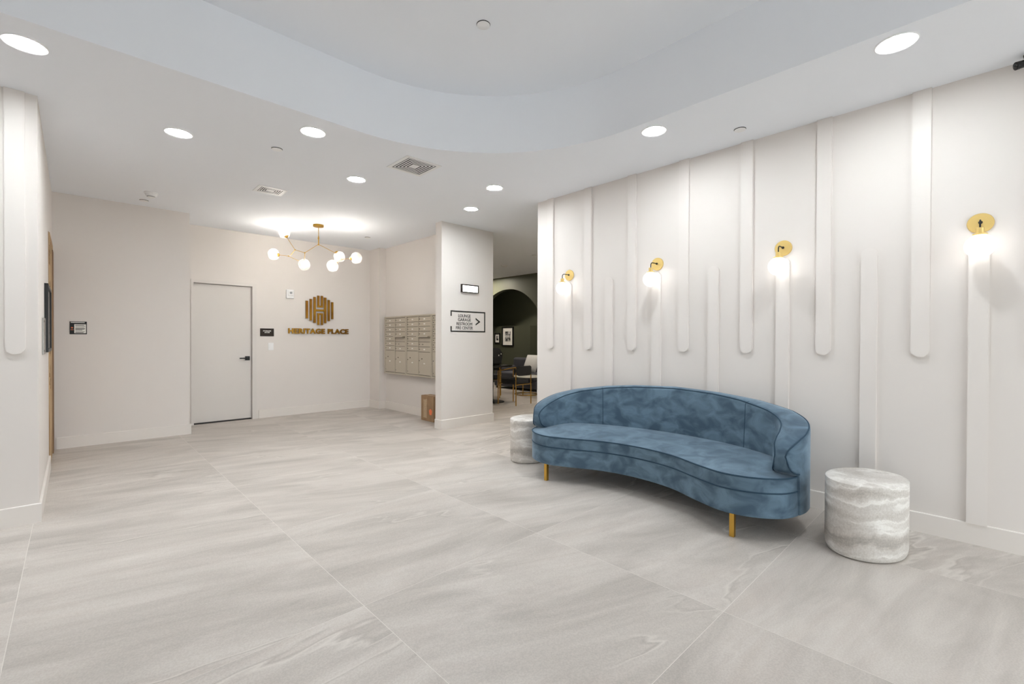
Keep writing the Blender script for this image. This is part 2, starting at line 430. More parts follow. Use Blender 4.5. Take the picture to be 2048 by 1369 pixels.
# ------------------------------------------------------------------ walls
H_ = ZC + 0.01
wall_left = struct('wall_left', MB().box(XW, CS, COL, 6.29, 0, H_), 'wall')
struct('wall_left_header', MB().box(XW, CS, 6.29, LW, 2.31, H_), 'wall')
vy0, vy1 = -2.5, -1.3
struct('wall_far_left', MB().box(XW - 0.15, XW, YS, vy0, 0, H_).box(XW - 0.15, XW, vy1, COL + 0.1, 0, H_).box(XW - 0.15, XW, vy0, vy1, 2.6, H_), 'wall')
win2 = struct('added_side_window', MB().box(XW - 0.10, XW - 0.04, vy0, vy1, 0, 0.08).box(XW - 0.10, XW - 0.04, vy0, vy1, 2.54, 2.6), 'aluminium')  # unseen window, added to bring daylight in from the side
for k in range(3):
    y = vy0 + (vy1 - vy0 - 0.06) * k / 2
    obj('mullion', MB().box(XW - 0.10, XW - 0.04, y, y + 0.06, 0.08, 2.54), 'aluminium', win2)
    if k < 2: obj('pane', MB().box(XW - 0.072, XW - 0.068, y + 0.06, y + (vy1 - vy0 - 0.06) / 2, 0.08, 2.54), 'pane', win2)
wall_side = struct('wall_back_left', MB().box(XW, 1.113, LW, BW + 0.2, 0, H_), 'wall')
wb = MB(); D0, D1, DH = 1.232, 2.094, 2.135
wb.box(1.113, D0 + 0.005, BW, BW + 0.16, 0, H_).box(D0 + 0.005, D1 - 0.005, BW, BW + 0.16, DH - 0.005, H_).box(D1 - 0.005, 4.03, BW, BW + 0.16, 0, H_)
wall_back = struct('wall_back', wb, 'wall')
struct('wall_storage', MB().box(1.0, 2.4, BW + 0.6, BW + 0.7, 0, H_), 'wall')
struct('pilaster', MB().box(4.014, 4.40, 7.675, BW + 0.16, 0, H_), 'wall')
wall_mail = struct('wall_mailbox', MB().box(ML, 4.69, 5.472, 7.675, 0, H_), 'wall')
pillar = struct('wall_wing', MB().box(3.729, 4.69, PL, 5.472, 0, H_), 'wall')
wall_right = struct('wall_right', MB().box(RW, RW + 0.18, YS, RWE, 0, H_), 'wall')
# lounge beyond the opening
struct('wall_lounge_near', MB().box(RW + 0.18, 9.8, 3.30, 3.45, 0, H_), 'green')
struct('wall_lounge_far', MB().box(4.69, 9.8, 11.1, 11.2, 0, H_), 'green')
struct('wall_lounge_side', MB().box(4.60, 4.69, 7.675, 11.1, 0, H_), 'wall')
AY, AR, AZ, GX = 8.85, 1.33, 1.27, 8.30      # arch centre, radius, springing, plane
ab = MB()
arc = [(AY + AR * math.cos(a), AZ + AR * math.sin(a)) for a in [PI * k / 40 for k in range(41)]]
for x, flip in ((GX, 0), (GX + 0.14, 1)):
    for k in range(40):
        q = [(x, arc[k][0], arc[k][1]), (x, arc[k + 1][0], arc[k + 1][1]), (x, arc[k + 1][0], H_), (x, arc[k][0], H_)]
        ab.bm.faces.new([ab.bm.verts.new(p) for p in q])
    for y0, y1 in ((3.45, AY - AR), (AY + AR, 11.1)):
        ab.bm.faces.new([ab.bm.verts.new(p) for p in ((x, y0, 0), (x, y1, 0), (x, y1, H_), (x, y0, H_))])
prof = [(AY + AR, 0)] + arc + [(AY - AR, 0)]
for k in range(len(prof) - 1):
    ab.bm.faces.new([ab.bm.verts.new(p) for p in ((GX, *prof[k]), (GX + 0.14, *prof[k]), (GX + 0.14, *prof[k + 1]), (GX, *prof[k + 1]))])
bmesh.ops.remove_doubles(ab.bm, verts=ab.bm.verts[:], dist=1e-5)
bmesh.ops.recalc_face_normals(ab.bm, faces=ab.bm.faces[:])
struct('wall_lounge_arch', ab, 'green')
struct('wall_lounge_back', MB().box(9.30, 9.45, 3.45, 11.1, 0, H_), 'green_dark')
struct('wall_lounge_panel', MB().box(9.0, 9.30, 8.69, 11.1, 0, 1.655), 'green_dark')
# behind the camera: glazed entrance front
fb = MB(); wx0, wx1, wz1 = 0.2, 3.7, 2.6
fb.box(XW, wx0, YS - 0.15, YS, 0, H_).box(wx1, RW + 0.18, YS - 0.15, YS, 0, H_).box(wx0, wx1, YS - 0.15, YS, wz1, H_)
struct('wall_front', fb, 'wall')
win = struct('window_1', MB().box(wx0, wx1, YS - 0.10, YS - 0.04, 0, 0.08).box(wx0, wx1, YS - 0.10, YS - 0.04, wz1 - 0.06, wz1), 'aluminium')
for k in range(4):
    x = wx0 + (wx1 - wx0 - 0.06) * k / 3
    obj('mullion', MB().box(x, x + 0.06, YS - 0.10, YS - 0.04, 0.08, wz1 - 0.06), 'aluminium', win)
for k in range(3):
    x = wx0 + (wx1 - wx0 - 0.06) * k / 3
    obj('pane', MB().box(x + 0.06, x + (wx1 - wx0 - 0.06) / 3, YS - 0.072, YS - 0.068, 0.08, wz1 - 0.06), 'pane', win)
struct('pavement', MB().box(-35, 35, -40, YS - 0.16, -0.25, -0.12).box(-35, XW - 0.16, YS - 0.16, 30, -0.25, -0.12), 'pavement')

# baseboards: 12 mm boards with an eased top edge
BH, BT = 0.132, 0.014
def bb_y(x0, x1, y, bh=BH):          # on a wall facing -Y
    return [(y, 0.0), (y - BT, 0.0), (y - BT, bh - 0.004), (y - BT + 0.004, bh), (y, bh)], x0, x1
def baseboard(name, face, a, b, at):
    mb = MB()
    if face == '-y': mb.prism([(at, 0), (at - BT, 0), (at - BT, BH - 0.004), (at - BT + 0.004, BH), (at, BH)], 'x', a, b)
    if face == '-x': mb.prism([(at, 0), (at - BT, 0), (at - BT, BH - 0.004), (at - BT + 0.004, BH), (at, BH)], 'y', a, b)
    if face == '+x': mb.prism([(at, 0), (at + BT, 0), (at + BT, BH - 0.004), (at + BT - 0.004, BH), (at, BH)], 'y', a, b)
    return struct(name, mb, 'trim')
baseboard('baseboard_right', '-x', YS, RWE, RW)
baseboard('baseboard_left', '-y', XW, CS + BT, COL)
baseboard('baseboard_left_return', '+x', COL, 6.28, CS)
baseboard('baseboard_back_left', '-y', CS + 0.03, 1.113 + BT, LW)
baseboard('baseboard_back', '-y', D1 + 0.03, 4.014, BW)
baseboard('baseboard_pilaster_side', '-x', 7.675 - BT, BW - BT, 4.014)
baseboard('baseboard_pilaster', '-y', 4.014, ML - BT, 7.675)
baseboard('baseboard_mailbox', '-x', 5.472, 7.675 - BT, ML)
baseboard('baseboard_wing', '-y', 3.729 - BT, 4.69 + BT, PL)
baseboard('baseboard_wing_end', '-x', PL, 5.472, 3.729)

# ------------------------------------------------------------------ wall slats (parts of their walls)
def slat_outline(c, w, z0, z1, round_low, n=14):
    r = w / 2; out = []
    if round_low:
        out += [(c + r, z1), (c - r, z1)] + [(c - r * math.cos(PI * k / n), z0 + r - r * math.sin(PI * k / n)) for k in range(n + 1)]
    else:
        out += [(c - r, z0), (c + r, z0)] + [(c + r * math.cos(PI * k / n), z1 - r + r * math.sin(PI * k / n)) for k in range(n + 1)]
    return out
ST = 0.020
def slat(parent, axis, c, plane, z0, z1, low, w=0.096):
    mb = MB(); mb.prism(slat_outline(c, w, z0, z1, low), axis, plane - ST, plane + 0.002)
    es = [e for e in mb.bm.edges if all(abs((v.co.x if axis == 'x' else v.co.y) - (plane - ST)) < 1e-5 for v in e.verts)]
    bmesh.ops.bevel(mb.bm, geom=es, offset=0.003, segments=2, affect='EDGES')
    return obj('slat', mb, 'slat', parent, smooth=False)
for k in range(-1, 7):
    c = 0.323 + 0.5435 * k
    slat(wall_right, 'x', c, RW, 1.160, ZC, True)
    slat(wall_right, 'x', c - 0.2715, RW, 0.126, 1.922, False)
slat(wall_left, 'y', -0.283, COL, 1.156, ZC, True)

# ------------------------------------------------------------------ storage door in its painted metal frame
dr = struct('door_1', MB().box(D0 + 0.038, D1 - 0.062, BW + 0.048, BW + 0.090, 0.018, 2.085, 0.002), 'door')
fr = MB(); fo = 0.012
fr.box(D0, D0 + 0.034, BW - fo, BW + 0.13, 0, DH).box(D1 - 0.058, D1, BW - fo, BW + 0.05, 0, DH).box(D1 - 0.058, D1, BW + 0.05, BW + 0.13, 0, DH)
fr.box(D0 + 0.034, D1 - 0.058, BW - fo, BW + 0.13, 2.089, DH)
obj('door_frame', fr, 'door', dr)
obj('door_stop', MB().box(D1 - 0.075, D1 - 0.058, BW + 0.092, BW + 0.13, 0, 2.089).box(D0 + 0.034, D0 + 0.05, BW + 0.092, BW + 0.13, 0, 2.089).box(D0 + 0.034, D1 - 0.058, BW + 0.092, BW + 0.13, 2.075, 2.089), 'dark_gap', dr)
hd = obj('handle', MB().box(1.944, 2.010, BW + 0.036, BW + 0.049, 0.928, 0.992, 0.002), 'black', dr)
obj('lever', MB().tube([(1.977, BW + 0.036, 0.962), (1.977, BW + 0.002, 0.962)], 0.010).box(1.860, 1.985, BW - 0.006, BW + 0.006, 0.953, 0.971, 0.002), 'black', hd)
struct('threshold', MB().box(D0 + 0.034, D1 - 0.058, BW + 0.02, BW + 0.16, 0.0, 0.004), 'dark_gap')  # near-black strip painting the shadow gap beneath the door

# ------------------------------------------------------------------ unfinished opening at the left, in line with the column side
d2 = struct('door_2', MB().box(CS - 0.16, CS - 0.12, 6.35, 7.28, 0, 2.25), 'brown')
obj('jamb', MB().box(CS - 0.10, CS + 0.004, 6.292, 6.40, 0.0, 2.30), 'ply', d2)
obj('casing', MB().box(CS - 0.002, CS + 0.006, 6.40, 7.10, 0.0, 2.30), 'ply', d2)
jb = MB()
for k in range(26):
    z = random.choice((random.uniform(0.65, 1.2), random.uniform(1.1, 2.15))); w = random.uniform(0.015, 0.06); yy = random.uniform(6.30, 6.62)
    jb.prism([(yy + w * math.cos(a) * random.uniform(0.5, 1.2), z + w * 0.9 * math.sin(a) * random.uniform(0.6, 1.3)) for a in [2 * PI * q / 7 for q in range(7)]], 'x', CS + 0.004, CS + 0.0075)
tp = obj('torn_patch', jb, 'torn', d2); tp['kind'] = 'stuff'
obj('jamb', MB().box(CS - 0.10, CS + 0.014, 7.10, LW - 0.002, 0.0, 2.235), 'brown', d2)
obj('head', MB().box(CS - 0.10, CS + 0.008, 6.40, LW - 0.002, 2.235, 2.31), 'ply', d2)

# notice frames on the column's side
t = thing('notice_board', 'dark framed notice board on the side of the white column beside raw wood', 'notice board', (CS, 5.85, 1.145))
nf = MB(); a0, a1, b0, b1 = 5.42, 6.22, 1.150, 1.725
for q in ((a0, a0 + 0.03, b0, b1), (a1 - 0.03, a1, b0, b1), (a0 + 0.03, a1 - 0.03, b0, b0 + 0.025), (a0 + 0.03, a1 - 0.03, b1 - 0.025, b1)):
    nf.box(CS + 0.0005, CS + 0.024, *q)
obj('frame', nf, 'black', t); obj('print', MB().box(CS + 0.0005, CS + 0.012, a0 + 0.03, a1 - 0.03, b0 + 0.025, b1 - 0.025), 'notice_face', t)  # framed face carries painted reflection streaks
t = thing('steel_plate', 'small brushed steel plate under the dark notice frame on the column side', 'plate', (CS, 5.2, 1.14))
obj('plate', MB().box(CS + 0.0005, CS + 0.010, 5.04, 5.40, 1.140, 1.430, 0.003), 'steel', t)
for z in (1.17, 1.40): obj('screw', MB().lathe([(0.008, 0), (0.008, 0.003)], (CS + 0.010, 5.08, z), (1, 0, 0), 10), 'lock', t)

# ------------------------------------------------------------------ signs
t = thing('notice_sign', 'small black sign with a white text box on the left wall', 'sign', (0.04, LW, 1.315))
obj('plate', MB().box(-0.033, 0.113, LW - 0.006, LW - 0.0005, 1.314, 1.462), 'black_vinyl', t)
obj('text_box', MB().box(0.006, 0.105, LW - 0.0075, LW - 0.006, 1.326, 1.430), 'paper', t)
tl = MB().box(-0.024, 0.094, LW - 0.0075, LW - 0.006, 1.447, 1.455)
obj('title', tl, 'paper', t)
pr = MB()
for z, w in ((1.419, 0.075), (1.408, 0.084), (1.388, 0.080), (1.379, 0.084), (1.370, 0.078), (1.361, 0.060), (1.343, 0.080), (1.333, 0.070)):
    pr.box(0.014, 0.014 + w, LW - 0.0082, LW - 0.0075, z - 0.0026, z + 0.0026)
obj('print_lines', pr, 'black_vinyl', t)
eb = MB(); eb.prism([(-0.024, 1.388), (-0.013, 1.380), (-0.002, 1.388), (-0.013, 1.399)], 'y', LW - 0.0075, LW - 0.006); eb.box(-0.026, 0.0, LW - 0.0075, LW - 0.006, 1.362, 1.367)
obj('emblem', eb, 'orange', t)

t = thing('room_sign', 'small dark door sign reading STORAGE ROOM beside the white door', 'sign', (2.247, BW, 1.31))
obj('plate', MB().box(2.146, 2.348, BW - 0.008, BW - 0.0005, 1.309, 1.434, 0.001), 'bronze', t)
obj('lettering', face_minus_y(fit_w(text_mesh('STORAGE', 0.03, 0.0006, 0.0009), 0.118), 2.247, BW - 0.0086, 1.394), 'paper', t)
obj('lettering', face_minus_y(fit_w(text_mesh('ROOM', 0.03, 0.0006, 0.0009), 0.072), 2.247, BW - 0.0086, 1.369), 'paper', t)

t = thing('light_switch', 'white rocker light switch plate under the storage room sign', 'switch', (2.303, BW, 1.083))
obj('plate', MB().box(2.264, 2.344, BW - 0.006, BW - 0.0005, 1.084, 1.204, 0.002), 'fixture', t)
obj('rocker', MB().box(2.287, 2.321, BW - 0.010, BW - 0.006, 1.112, 1.176, 0.001), 'fixture', t)

t = thing('alarm_strobe', 'white square fire alarm strobe on the back wall above the sign', 'alarm', (2.594, BW, 1.935))
obj('body', MB().box(2.532, 2.656, BW - 0.030, BW - 0.0005, 1.936, 2.084, 0.010), 'fixture', t)
obj('raised_panel', MB().box(2.557, 2.632, BW - 0.042, BW - 0.030, 1.985, 2.072, 0.005), 'fixture', t)
obj('lens', MB().lathe([(0.019, 0), (0.019, 0.006), (0.012, 0.012), (0.004, 0.014)], (2.600, BW - 0.042, 2.030), (0, -1, 0), 18), 'strobe_lens', t)

# raised gold emblem and lettering
t = thing('wall_emblem', 'raised gold emblem of upright bars over bold gold lettering on the back wall', 'sign', (3.07, BW, 1.35))
def LX(u): return 2.842 + (u - 540) / 266.0 * 0.466
def LZ(v): return 2.016 - (v - 845) / 280.0 * 0.507
y0, y1 = BW - 0.034, BW - 0.010
def lbox(mb, a, b, c, d): return mb.box(LX(a), LX(b), y0, y1, LZ(d), LZ(c))
for a, b, c, d in ((540, 561, 900, 1065), (577, 598, 881, 1085), (752, 773, 881, 1085), (788, 808, 900, 1065)):
    obj('bar', lbox(MB(), a, b, c, d), 'sign_gold', t)
hm = MB(); lbox(hm, 613, 635, 860, 1106); lbox(hm, 716, 738, 860, 1106); lbox(hm, 635, 716, 976, 995)
obj('middle_bars', hm, 'sign_gold', t)
um = MB(); lbox(um, 650, 670, 845, 957); lbox(um, 685, 705, 845, 957); lbox(um, 670, 685, 940, 957); obj('upper_bars', um, 'sign_gold', t)
um = MB(); lbox(um, 650, 670, 1012, 1125); lbox(um, 685, 705, 1012, 1125); lbox(um, 670, 685, 1012, 1029); obj('lower_bars', um, 'sign_gold', t)
for q in ((LX(550), LZ(980)), (LX(624), LZ(1050)), (LX(727), LZ(1050)), (LX(798), LZ(980)), (LX(660), LZ(900)), (LX(660), LZ(1080)), (LX(588), LZ(980)), (LX(762), LZ(980))):
    obj('standoff', MB().tube([(q[0], BW - 0.011, q[1]), (q[0], BW - 0.0005, q[1])], 0.004, 8), 'lock', t)
hb = face_minus_y(fit_w(text_mesh('HERITAGE PLACE', 0.13, 0.010, 0.0058, 1.08), 1.028, 0.090), 3.076, BW - 0.022, 1.401)
# one mesh for each letter
left = set(hb.bm.verts); groups = []
while left:
    st = [left.pop()]; comp = set(st)
    while st:
        v = st.pop()
        for e in v.link_edges:
            w = e.other_vert(v)
            if w in left: left.discard(w); comp.add(w); st.append(w)
    groups.append(comp)
for comp in sorted(groups, key=lambda c: min(v.co.x for v in c)):
    lb = MB(); mp = {v: lb.bm.verts.new(v.co) for v in comp}
    for f in {f for v in comp for f in v.link_faces}: lb.bm.faces.new([mp[v] for v in f.verts])
    obj('letter', lb, 'sign_gold', t)
hb.bm.free()

t = thing('direction_sign', 'black outlined directional sign with an arrow on the white wing wall', 'sign', (4.207, PL, 1.378))
x0, x1, z0, z1, w = 3.885, 4.530, 1.378, 1.684, 0.017
dm = MB()
for q in ((x0, x1, z1 - w, z1), (x0, x1, z0, z0 + w), (x1 - w, x1, z0 + w, z1 - w), (x0, x0 + w, z1 - 0.080, z1 - w), (x0, x0 + w, z0 + w, z0 + 0.080)):
    dm.box(q[0], q[1], PL - 0.005, PL - 0.0005, q[2], q[3])
obj('border', dm, 'black_vinyl', t)
for body, z, wd in (('LOUNGE', 1.613, 0.225), ('GARAGE', 1.556, 0.235), ('RESTROOM', 1.496, 0.285), ('FIRE CENTER', 1.437, 0.310)):
    obj('lettering', face_minus_y(fit_w(text_mesh(body, 0.06, 0.0012, 0.0), wd, 0.045), 4.135, PL - 0.0018, z), 'black_vinyl', t)
am = MB(); q = 0.008
am.prism([(4.345, 1.590), (4.436, 1.534), (4.345, 1.478), (4.345, 1.478 + 0.022), (4.402, 1.534), (4.345, 1.568)], 'y', PL - 0.003, PL - 0.0005)
obj('arrow', am, 'black_vinyl', t)

t = thing('wall_light', 'small lit rectangular bronze wall light above the directional sign', 'wall light', (4.22, PL, 1.955))
wl = MB(); x0, x1, z0, z1, d = 4.063, 4.380, 1.957, 2.074, 0.030
wl.box(x0, x1, PL - d, PL - 0.0005, z1 - 0.016, z1).box(x0, x1, PL - d, PL - 0.0005, z0, z0 + 0.010).box(x0, x0 + 0.016, PL - d, PL - 0.0005, z0 + 0.010, z1 - 0.016).box(x1 - 0.012, x1, PL - d, PL - 0.0005, z0 + 0.010, z1 - 0.016)
obj('housing', wl, 'bronze', t)
obj('lens', MB().box(x0 + 0.016, x1 - 0.012, PL - 0.018, PL - 0.0005, z0 + 0.010, z1 - 0.016), 'lens', t)

# ------------------------------------------------------------------ mailbox units
MX = ML - 0.09
def mailbox(y_hi, y_lo, label, rows_left=7, one_column=False):
    t = thing('mailbox_unit', label, 'mailbox', (ML, (y_hi + y_lo) / 2, 0.655), 'wall mailbox units')
    z0, z1 = 0.672, 1.660
    obj('cabinet', MB().box(MX + 0.014, ML - 0.0005, y_lo + 0.002, y_hi - 0.002, z0 - 0.010, z1 + 0.004), 'mail_dark', t)
    fm = MB(); e = 0.030
    fm.box(MX - 0.004, MX + 0.014, y_lo + 0.002, y_hi - 0.002, z1 - 0.020, z1 + 0.006, 0.002).box(MX - 0.008, MX + 0.014, y_lo + 0.002, y_hi - 0.002, z0 - 0.014, z0 + 0.014, 0.003)
    fm.box(MX - 0.004, MX + 0.014, y_hi - e, y_hi - 0.002, z0 + 0.014, z1 - 0.020, 0.002).box(MX - 0.004, MX + 0.014, y_lo + 0.002, y_lo + e, z0 + 0.014, z1 - 0.020, 0.002)
    ym = (y_hi + y_lo) / 2
    fm.box(MX - 0.002, MX + 0.014, ym - 0.010, ym + 0.010, z0 + 0.014, z1 - 0.020)
    obj('frame', fm, 'mail', t)
    zb, zt = z0 + 0.018, z1 - 0.024
    def door(ya, yb, a, b, kind):
        d = obj('door', MB().box(MX, MX + 0.013, ya + 0.003, yb - 0.003, a + 0.003, b - 0.003, 0.0015), 'mail', t)
        if kind == 'blank': return d
        ly = yb - 0.026
        zc = (a + b) / 2 if kind != 'parcel' else a + (b - a) * 0.62
        obj('lock', MB().lathe([(0.0085, 0), (0.0085, 0.003), (0.0065, 0.005)], (MX, ly, zc), (-1, 0, 0), 12), 'lock', d)
        if kind == 'parcel':
            obj('lock', MB().lathe([(0.0085, 0), (0.0085, 0.003), (0.0065, 0.005)], (MX, ly - 0.075, a + (b - a) * 0.70), (-1, 0, 0), 12), 'dark_gap', d)
            obj('lock', MB().lathe([(0.007, 0), (0.007, 0.003)], (MX, ly, a + 0.045), (-1, 0, 0), 10), 'lock', d)
        if kind != 'slot':
            cy = (ya + yb) / 2; cz = zc if kind == 'box' else a + (b - a) * 0.50
            obj('number_plate', MB().prism([(cy + 0.026 * math.cos(q), cz + 0.011 * math.sin(q)) for q in [2 * PI * k / 16 for k in range(16)]], 'x', MX - 0.0012, MX + 0.0004), 'paper', d)
        else:
            ink = MB().box(MX - 0.0010, MX + 0.0004, ym - 0.150, ym - 0.110, (a + b) / 2 - 0.006, (a + b) / 2 + 0.006)
            obj('print', ink, 'lock', d)
        return d
    nrow = rows_left; pr_h = 0.385; hrow = (zt - zb - pr_h) / nrow
    cols = ((ym + 0.010, y_hi - e), (y_lo + e, ym - 0.010))
    ya, yb = cols[0]                                  # column further from the camera
    door(ya, yb, zb, zb + pr_h, 'parcel')
    for k in range(nrow): door(ya, yb, zb + pr_h + k * hrow, zb + pr_h + (k + 1) * hrow, 'box')
    ya, yb = cols[1]
    door(ya, yb, zb, zb + pr_h - 0.010, 'parcel')
    zz = zb + pr_h - 0.010
    door(ya, yb, zz, zz + hrow, 'box'); zz += hrow
    door(ya, yb, zz, zz + hrow, 'slot'); zz += hrow
    door(ya, yb, zz, zz + hrow * 0.86, 'blank'); zz += hrow * 0.86
    obj('slot_ledge', MB().box(MX - 0.050, MX + 0.004, ya, yb - 0.004, zz + 0.004, zz + 0.026, 0.004), 'mail', t)
    zz += 0.022; hh = (zt - zz) / 4
    for k in range(4): door(ya, yb, zz + k * hh, zz + (k + 1) * hh, 'box')
    return t
mailbox(7.553, 6.812, 'beige metal mailbox unit furthest from the wing wall, two columns of doors')
mailbox(6.812, 6.056, 'beige metal mailbox unit in the middle of the mailbox bank')
mailbox(6.056, 5.500, 'beige metal mailbox unit half hidden behind the wing wall', 8)

# ------------------------------------------------------------------ cardboard carton under the mailboxes
t = thing('cardboard_box', 'brown cardboard carton with an orange sticker on the floor under the mailboxes', 'box', (4.03, 6.02, 0))
obj('body', MB().box(3.950, 4.118, 5.846, 6.190, 0.002, 0.392, 0.003), 'card', t)
obj('tape', MB().box(4.010, 4.056, 5.845, 6.191, 0.3915, 0.3935), 'card_tape', t)
ink = MB(); random.seed(11)
for r in range(5):                                     # stencilled block of print down the side
    zz = 0.05
    while zz < 0.33:
        hgt = random.uniform(0.006, 0.018); ink.box(3.9488, 3.9502, 6.030 + r * 0.019, 6.043 + r * 0.019, zz, zz + hgt); zz += hgt + 0.004
p = obj('print', ink, 'card_ink', t)
obj('sticker', MB().prism([(5.925 + 0.040 * math.cos(a) * (1 + 0.15 * math.sin(5 * a)), 0.150 + 0.048 * math.sin(a)) for a in [2 * PI * k / 16 for k in range(16)]], 'x', 3.9488, 3.9502), 'orange', t)

# ------------------------------------------------------------------ blue curved sofa
SY = 1.97
sofa = thing('curved_sofa', 'curved blue velvet sofa with piped seams and brass legs by the slatted wall', 'sofa', (3.5, SY, 0))
def mir(half):                                         # half: (dy from centre toward the camera end, x) from the tip to the middle -> full path of plan points
    a = [Vector((x, SY - dy, 0)) for dy, x in half]; b = [Vector((x, SY + dy, 0)) for dy, x in half[::-1]][1:]
    return a + b
front = resample(smooth_path(mir([(1.135, 3.36), (1.115, 3.265), (1.055, 3.170), (0.925, 3.085), (0.76, 3.062), (0.57, 3.130), (0.30, 3.252), (0.0, 3.292)]), 10), 91)
back_in = resample(smooth_path(mir([(1.105, 3.40), (1.05, 3.50), (0.90, 3.66), (0.60, 3.79), (0.30, 3.855), (0.0, 3.875)]), 10), 91)
def deck(mb, z0, z1, dome, rnd=0.012):
    n = len(front); M_ = 10
    def P(i, v, z): q = front[i].lerp(back_in[i], v); return Vector((q.x, q.y, z))
    loop = [(i, 0.0) for i in range(n)] + [(i, 1.0) for i in range(n - 1, -1, -1)]
    cen = Vector((3.5, SY, 0))
    V = {}
    for i in range(n):
        for j in range(M_ + 1):
            v = j / M_; ed = min(i, n - 1 - i) / 12.0
            V[i, j] = mb.bm.verts.new(P(i, v, z1 + dome * math.sin(min(1, v) * PI * 0.62) * min(1, ed)))
    for i in range(n - 1):
        for j in range(M_): mb.bm.faces.new((V[i, j], V[i + 1, j], V[i + 1, j + 1], V[i, j + 1]))
    lo = {}
    for i in range(n):
        for j in (0, M_): lo[i, j] = mb.bm.verts.new(P(i, j / M_, z0))
    for i in range(n - 1):
        mb.bm.faces.new((V[i + 1, 0], V[i, 0], lo[i, 0], lo[i + 1, 0])); mb.bm.faces.new((V[i, M_], V[i + 1, M_], lo[i + 1, M_], lo[i, M_]))
        mb.bm.faces.new((lo[i, 0], lo[i, M_], lo[i + 1, M_], lo[i + 1, 0]))
    for i in (0, n - 1):
        ring = [V[i, j] for j in range(M_ + 1)] + [lo[i, M_], lo[i, 0]]
        mb.bm.faces.new(ring)
    bmesh.ops.recalc_face_normals(mb.bm, faces=mb.bm.faces[:]); mb.smooth = True
    return mb
def clean(a):                                          # path helper: plan points at a height
    return [Vector((p.x, p.y, 0)) for p in a]
obj('seat_base', deck(MB(), 0.152, 0.308, 0.0), 'velvet', sofa)
obj('seat_cushion', deck(MB(), 0.309, 0.402, 0.038), 'velvet', sofa)
def outset(path, d):
    out = []
    for i, p in enumerate(path):
        t = (path[min(i + 1, len(path) - 1)] - path[max(i - 1, 0)]).normalized(); out.append(p + Vector((-t.y, t.x, 0)) * d)
    return out
fo_ = outset(front, 0.0)
obj('piping', MB().tube([Vector((p.x, p.y, 0.402)) for p in fo_], 0.0055, 8), 'velvet_pipe', sofa)
obj('piping', MB().tube([Vector((p.x, p.y, 0.309)) for p in fo_], 0.0050, 8), 'velvet_pipe', sofa)
# the wrap-around back: heights along the path, thickness tapering into the arm tips
outer_c = resample(smooth_path(mir([(1.092, 3.222), (1.122, 3.262), (1.145, 3.335), (1.158, 3.44), (1.140, 3.57), (1.06, 3.70), (0.90, 3.815), (0.62, 3.915), (0.30, 3.965), (0.0, 3.98)]), 12), 181)
inner_c = resample(smooth_path(mir([(1.022, 3.228), (1.004, 3.262), (0.996, 3.330), (0.985, 3.42), (0.955, 3.52), (0.88, 3.615), (0.74, 3.705), (0.52, 3.795), (0.26, 3.850), (0.0, 3.868)]), 12), 181)
NS = len(outer_c)
Ltot = sum((outer_c[i + 1] - outer_c[i]).length for i in range(NS - 1))
HK = [(0.0, 0.545), (0.012, 0.572), (0.035, 0.597), (0.075, 0.622), (0.14, 0.648), (0.25, 0.680), (0.40, 0.722), (0.60, 0.765), (0.90, 0.806), (1.20, 0.829), (1.70, 0.845)]
ZK = [(0.0, 0.510), (0.012, 0.470), (0.035, 0.437), (0.075, 0.415), (0.110, 0.405), (0.125, 0.155), (9.0, 0.155)]
def lookup(K, s):
    for (a, u), (b, v) in zip(K, K[1:]):
        if s <= b: t = (s - a) / (b - a); return u + (v - u) * t
    return K[-1][1]
SH = []; ro = []; ri = []
for i in range(NS):
    s = Ltot * i / (NS - 1); s = min(s, Ltot - s); zt = lookup(HK, s); zb = lookup(ZK, s); o_, i_ = outer_c[i], inner_c[i]
    w = (o_ - i_); wl_ = w.length; u = w / wl_
    r = min(0.030, wl_ * 0.40, (zt - zb) * 0.42); rb = r if zb > 0.3 else 0.006
    lean = 0.018 * min(1, max(0, s - 0.1) / 0.4)       # the back leans a little outward at the top
    sec = []
    for k in range(4): a = PI / 2 * k / 3; sec.append((i_ + u * rb * (1 - math.sin(a)), zb + rb * (1 - math.cos(a))))
    sec = sec[::1]
    sec.append((i_ + u * lean * 0.5, (zb + zt) / 2))
    for k in range(5): a = PI / 2 * k / 4; sec.append((i_ + u * (lean + r * (1 - math.cos(a))), zt - r + r * math.sin(a)))
    sec.append((i_ + w * 0.5 + u * lean * 0.5, zt + 0.006 * min(1, s / 0.1)))
    for k in range(5): a = PI / 2 * k / 4; sec.append((o_ - u * (r * (1 - math.sin(a))), zt - r + r * math.cos(a)))
    sec.append((o_, (zb + zt) / 2))
    for k in range(4): a = PI / 2 * k / 3; sec.append((o_ - u * rb * (1 - math.cos(a)), zb + rb * (1 - math.sin(a))))
    SH.append([Vector((p.x, p.y, z)) for p, z in sec])
    q = i_ + u * (lean + r * 0.28); ri.append(Vector((q.x, q.y, zt - r * 0.28)))
    q = o_ - u * r * 0.28; ro.append(Vector((q.x, q.y, zt - r * 0.28)))
